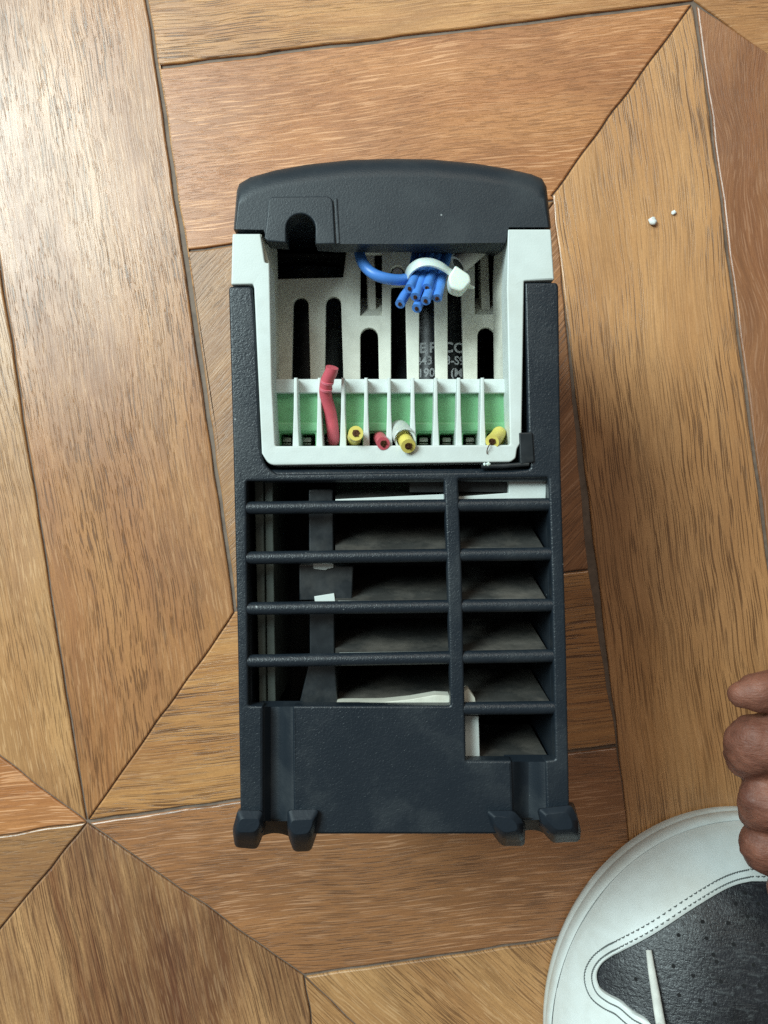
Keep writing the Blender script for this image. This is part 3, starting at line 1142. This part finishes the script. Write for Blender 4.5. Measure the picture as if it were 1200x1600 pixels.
# white toe guard with the V shaped edge
VL = [(1172, 1375), (1150, 1380), (1125, 1391), (1080, 1418), (1020, 1457), (969, 1484), (955, 1491), (939, 1503), (931, 1520), (936, 1540), (951, 1553), (970, 1563), (990, 1580), (1015, 1597), (1040, 1640), (1058, 1720), (1072, 1800)]
vl = smooth_path([Vector((x, y, 0)) for x, y in VL], 7)
vr = [Vector((2 * 1190 - p.x, p.y, 0)) for p in vl]
VC = list(reversed(vl)) + vr[1:] if abs(vl[0].x - vr[0].x) < 1 else list(reversed(vl)) + vr
VC = VC[:]
PX0 = (1190, 1655)
inner3 = [shoe_pt(p.x, p.y) for p in VC]


def ray_to_outline(p):
    """scale from pole so that the point reaches the sole edge line (rnorm = .962)."""
    px_, py_ = p.x - SC.x, p.y - SC.y
    ox, oy = -.0135, .018
    lo_, hi_ = 1.0, 6.0
    for _ in range(40):
        m_ = (lo_ + hi_) / 2
        if rnorm(ox + (px_ - ox) * m_, oy + (py_ - oy) * m_) < .983:
            lo_ = m_
        else:
            hi_ = m_
    return lo_, ox, oy


strips = []
NS = 16
for p in inner3:
    px_, py_ = p.x - SC.x, p.y - SC.y
    if py_ < .017:
        tgt = Vector((math.copysign(hw(py_) * .983, px_), py_, 0))
    else:
        s, ox, oy = ray_to_outline(p)
        tgt = Vector((ox + (px_ - ox) * s, oy + (py_ - oy) * s, 0))
    row = [Vector((p.x, p.y, p.z - .0006))]
    for k in range(NS + 1):
        t = k / NS
        x, y = px_ + (tgt.x - px_) * t, py_ + (tgt.y - py_) * t
        off = .0014 if 0 < k else .0008
        if k == NS - 1:
            off = .0011
        if k == NS:
            off = .0002
        row.append(Vector((SC.x + x, SC.y + y, hgt(x, y) + off)))
    strips.append(row)
v, f = loft_vf(strips, False, False, closed=False)
obj('toe_guard', v, f, M['shoe_white'], shoe, 50)
# stitches: two rows along the V
st = MB()
for d in (8.5, 20):
    acc = 0
    for i in range(1, len(VC) - 1):
        a, b = VC[i - 1], VC[i + 1]
        t = (b - a).normalized()
        nr = Vector((t.y, -t.x, 0))
        L = (VC[i + 1] - VC[i]).length
        k = max(1, int(round(L / 9.5)))
        for q in range(k):
            c = VC[i] + (VC[i + 1] - VC[i]) * (q / k) + nr * d
            p0, p1 = c - t * 2.7, c + t * 2.7
            st.add(tube_vf([shoe_pt(p0.x, p0.y, .0012), shoe_pt(c.x, c.y, .00165), shoe_pt(p1.x, p1.y, .0012)], 1.0 * KS, 5))
o = st.build('stitching', M['thread'], shoe, 60)
o['kind'] = 'stuff'
# perforations of the toe box
pf = MB()
for (x, y) in ((1060, 1461), (1138, 1442), (1104, 1466), (1169, 1432), (1147, 1476), (1192, 1476), (1115, 1492), (1120, 1503), (1178, 1508), (1052, 1510), (993, 1530), (1083, 1525), (1127, 1534), (1163, 1541), (1061, 1555),
               (1094, 1564), (1117, 1569), (1197, 1573), (1187, 1540), (1165, 1395), (1150, 1412), (1185, 1412), (1098, 1440), (1225, 1450), (1240, 1490), (1230, 1530), (1150, 1590), (1260, 1560)):
    c = shoe_pt(x, y)
    e = .002
    nx = (hgt(c.x - SC.x - e, c.y - SC.y) - hgt(c.x - SC.x + e, c.y - SC.y)) / (2 * e)
    ny = (hgt(c.x - SC.x, c.y - SC.y - e) - hgt(c.x - SC.x, c.y - SC.y + e)) / (2 * e)
    nv = Vector((nx, ny, 1)).normalized()
    pf.add(tube_vf([c - nv * .0012, c - nv * .00025], 2.7 * KS, 10))  # solid black plugs paint the shade inside the punched holes
o = pf.build('perforation', M['hole'], shoe, 60)
o['kind'] = 'stuff'
# lace end
lp = smooth_path([shoe_pt(1011, 1480, .0016), shoe_pt(1015, 1510, .0018), shoe_pt(1021, 1550, .0024), shoe_pt(1026, 1588, .0036), shoe_pt(1034, 1625, .004), shoe_pt(1070, 1690, .004), shoe_pt(1150, 1740, .004)], 6)
v, f = tube_vf(lp, [4.2 * KS, 5.4 * KS, 6.5 * KS, 7 * KS, 7 * KS, 7 * KS], 12, True, .7)
lace = obj('lace', v, f, M['lace'], shoe, 60)
v, f = ball_vf(shoe_pt(1027, 1601, .0035), 12 * KS, 3, .25, 3, .6)
obj('lace_knot', v, f, M['lace'], lace, 60)


# ------------------------------------------------------------------ hand of the person
def capsule_chain(pts):
    """pts: (px, py, w, r_px): overlapping balls and cones."""
    m = MB()
    P = [(Q(a, b, c), r * S * (F + c) / F) for a, b, c, r in pts]
    sp = smooth_path([p for p, _ in P], 5) if len(P) > 2 else [p for p, _ in P]
    n = len(sp)
    rs = []
    for i in range(n):
        t = i / (n - 1) * (len(P) - 1)
        k = min(int(t), len(P) - 2)
        rs.append(P[k][1] + (P[k + 1][1] - P[k][1]) * (t - k))
    m.add(tube_vf(sp, rs, 16))
    m.add(ball_vf(sp[0], rs[0], 3))
    m.add(ball_vf(sp[-1], rs[-1], 3))
    return m


hand = MB()
CH = [
    # thumb along the top
    [(1160, 1085, 245, 22), (1180, 1082, 245, 31), (1225, 1081, 250, 37), (1290, 1095, 262, 38), (1375, 1150, 290, 52), (1450, 1210, 310, 62)],
    # index, folded: knuckle towards the left
    [(1290, 1216, 345, 32), (1238, 1200, 335, 38), (1178, 1172, 292, 45), (1205, 1160, 270, 47), (1300, 1152, 262, 48), (1400, 1170, 290, 56)],
    [(1300, 1298, 365, 32), (1245, 1282, 350, 38), (1197, 1258, 306, 43), (1222, 1248, 284, 44), (1310, 1240, 278, 46), (1405, 1240, 295, 56)],
    [(1300, 1362, 385, 28), (1246, 1348, 370, 32), (1195, 1327, 340, 37), (1222, 1320, 316, 39), (1310, 1316, 300, 42), (1410, 1305, 305, 54)],
    [(1320, 1420, 395, 22), (1270, 1408, 385, 25), (1226, 1392, 365, 28), (1255, 1386, 340, 31), (1330, 1380, 320, 36), (1415, 1355, 320, 50)],
    # palm, wrist, forearm
    [(1405, 1190, 305, 60), (1460, 1250, 315, 76), (1530, 1290, 320, 70), (1640, 1330, 320, 62), (1800, 1380, 310, 72), (2050, 1440, 300, 86)],
    [(1405, 1330, 312, 56), (1460, 1320, 316, 68), (1540, 1310, 320, 62)],
]
for ch in CH:
    c = capsule_chain(ch)
    hand.add((c.v, c.f))
# knuckle bulges and fingertip pads keep the fingers from looking like tubes
for (x, y, w, r) in ((1178, 1158, 276, 43), (1168, 1184, 300, 36), (1196, 1246, 292, 41), (1188, 1268, 316, 34), (1192, 1318, 326, 35)):
    hand.add(ball_vf(Q(x, y, w), r * S * (F + w) / F, 3, .12, x))
hand_o = hand.build('person', M['skin'], None, 60)
rm = hand_o.modifiers.new('r', 'REMESH')
rm.mode = 'VOXEL'
rm.voxel_size = .00075
sm = hand_o.modifiers.new('s', 'SMOOTH')
sm.factor = .5
sm.iterations = 4
dg = bpy.context.evaluated_depsgraph_get()
dg.update()
me = bpy.data.meshes.new_from_object(hand_o.evaluated_get(dg))
hand_o.modifiers.clear()
hand_o.data = me
me.name = 'person'
nv_ = len(me.vertices)
cos = [0.0] * (nv_ * 3)
nrm = [0.0] * (nv_ * 3)
me.vertices.foreach_get('co', cos)
me.vertices.foreach_get('normal', nrm)
for i in range(nv_):
    x, y, z = cos[3 * i:3 * i + 3]
    d = .00045 * mnoise.noise(Vector((x, y, z)) * 160) + .00020 * mnoise.noise(Vector((x * 260, y * 900, z * 500)))
    for k in range(3):
        cos[3 * i + k] += nrm[3 * i + k] * d
me.vertices.foreach_set('co', cos)
me.polygons.foreach_set("use_smooth", [True] * len(me.polygons))
tag(hand_o, "person's brown hand with curled fingers reaching over the white shoe at the right edge", 'person')
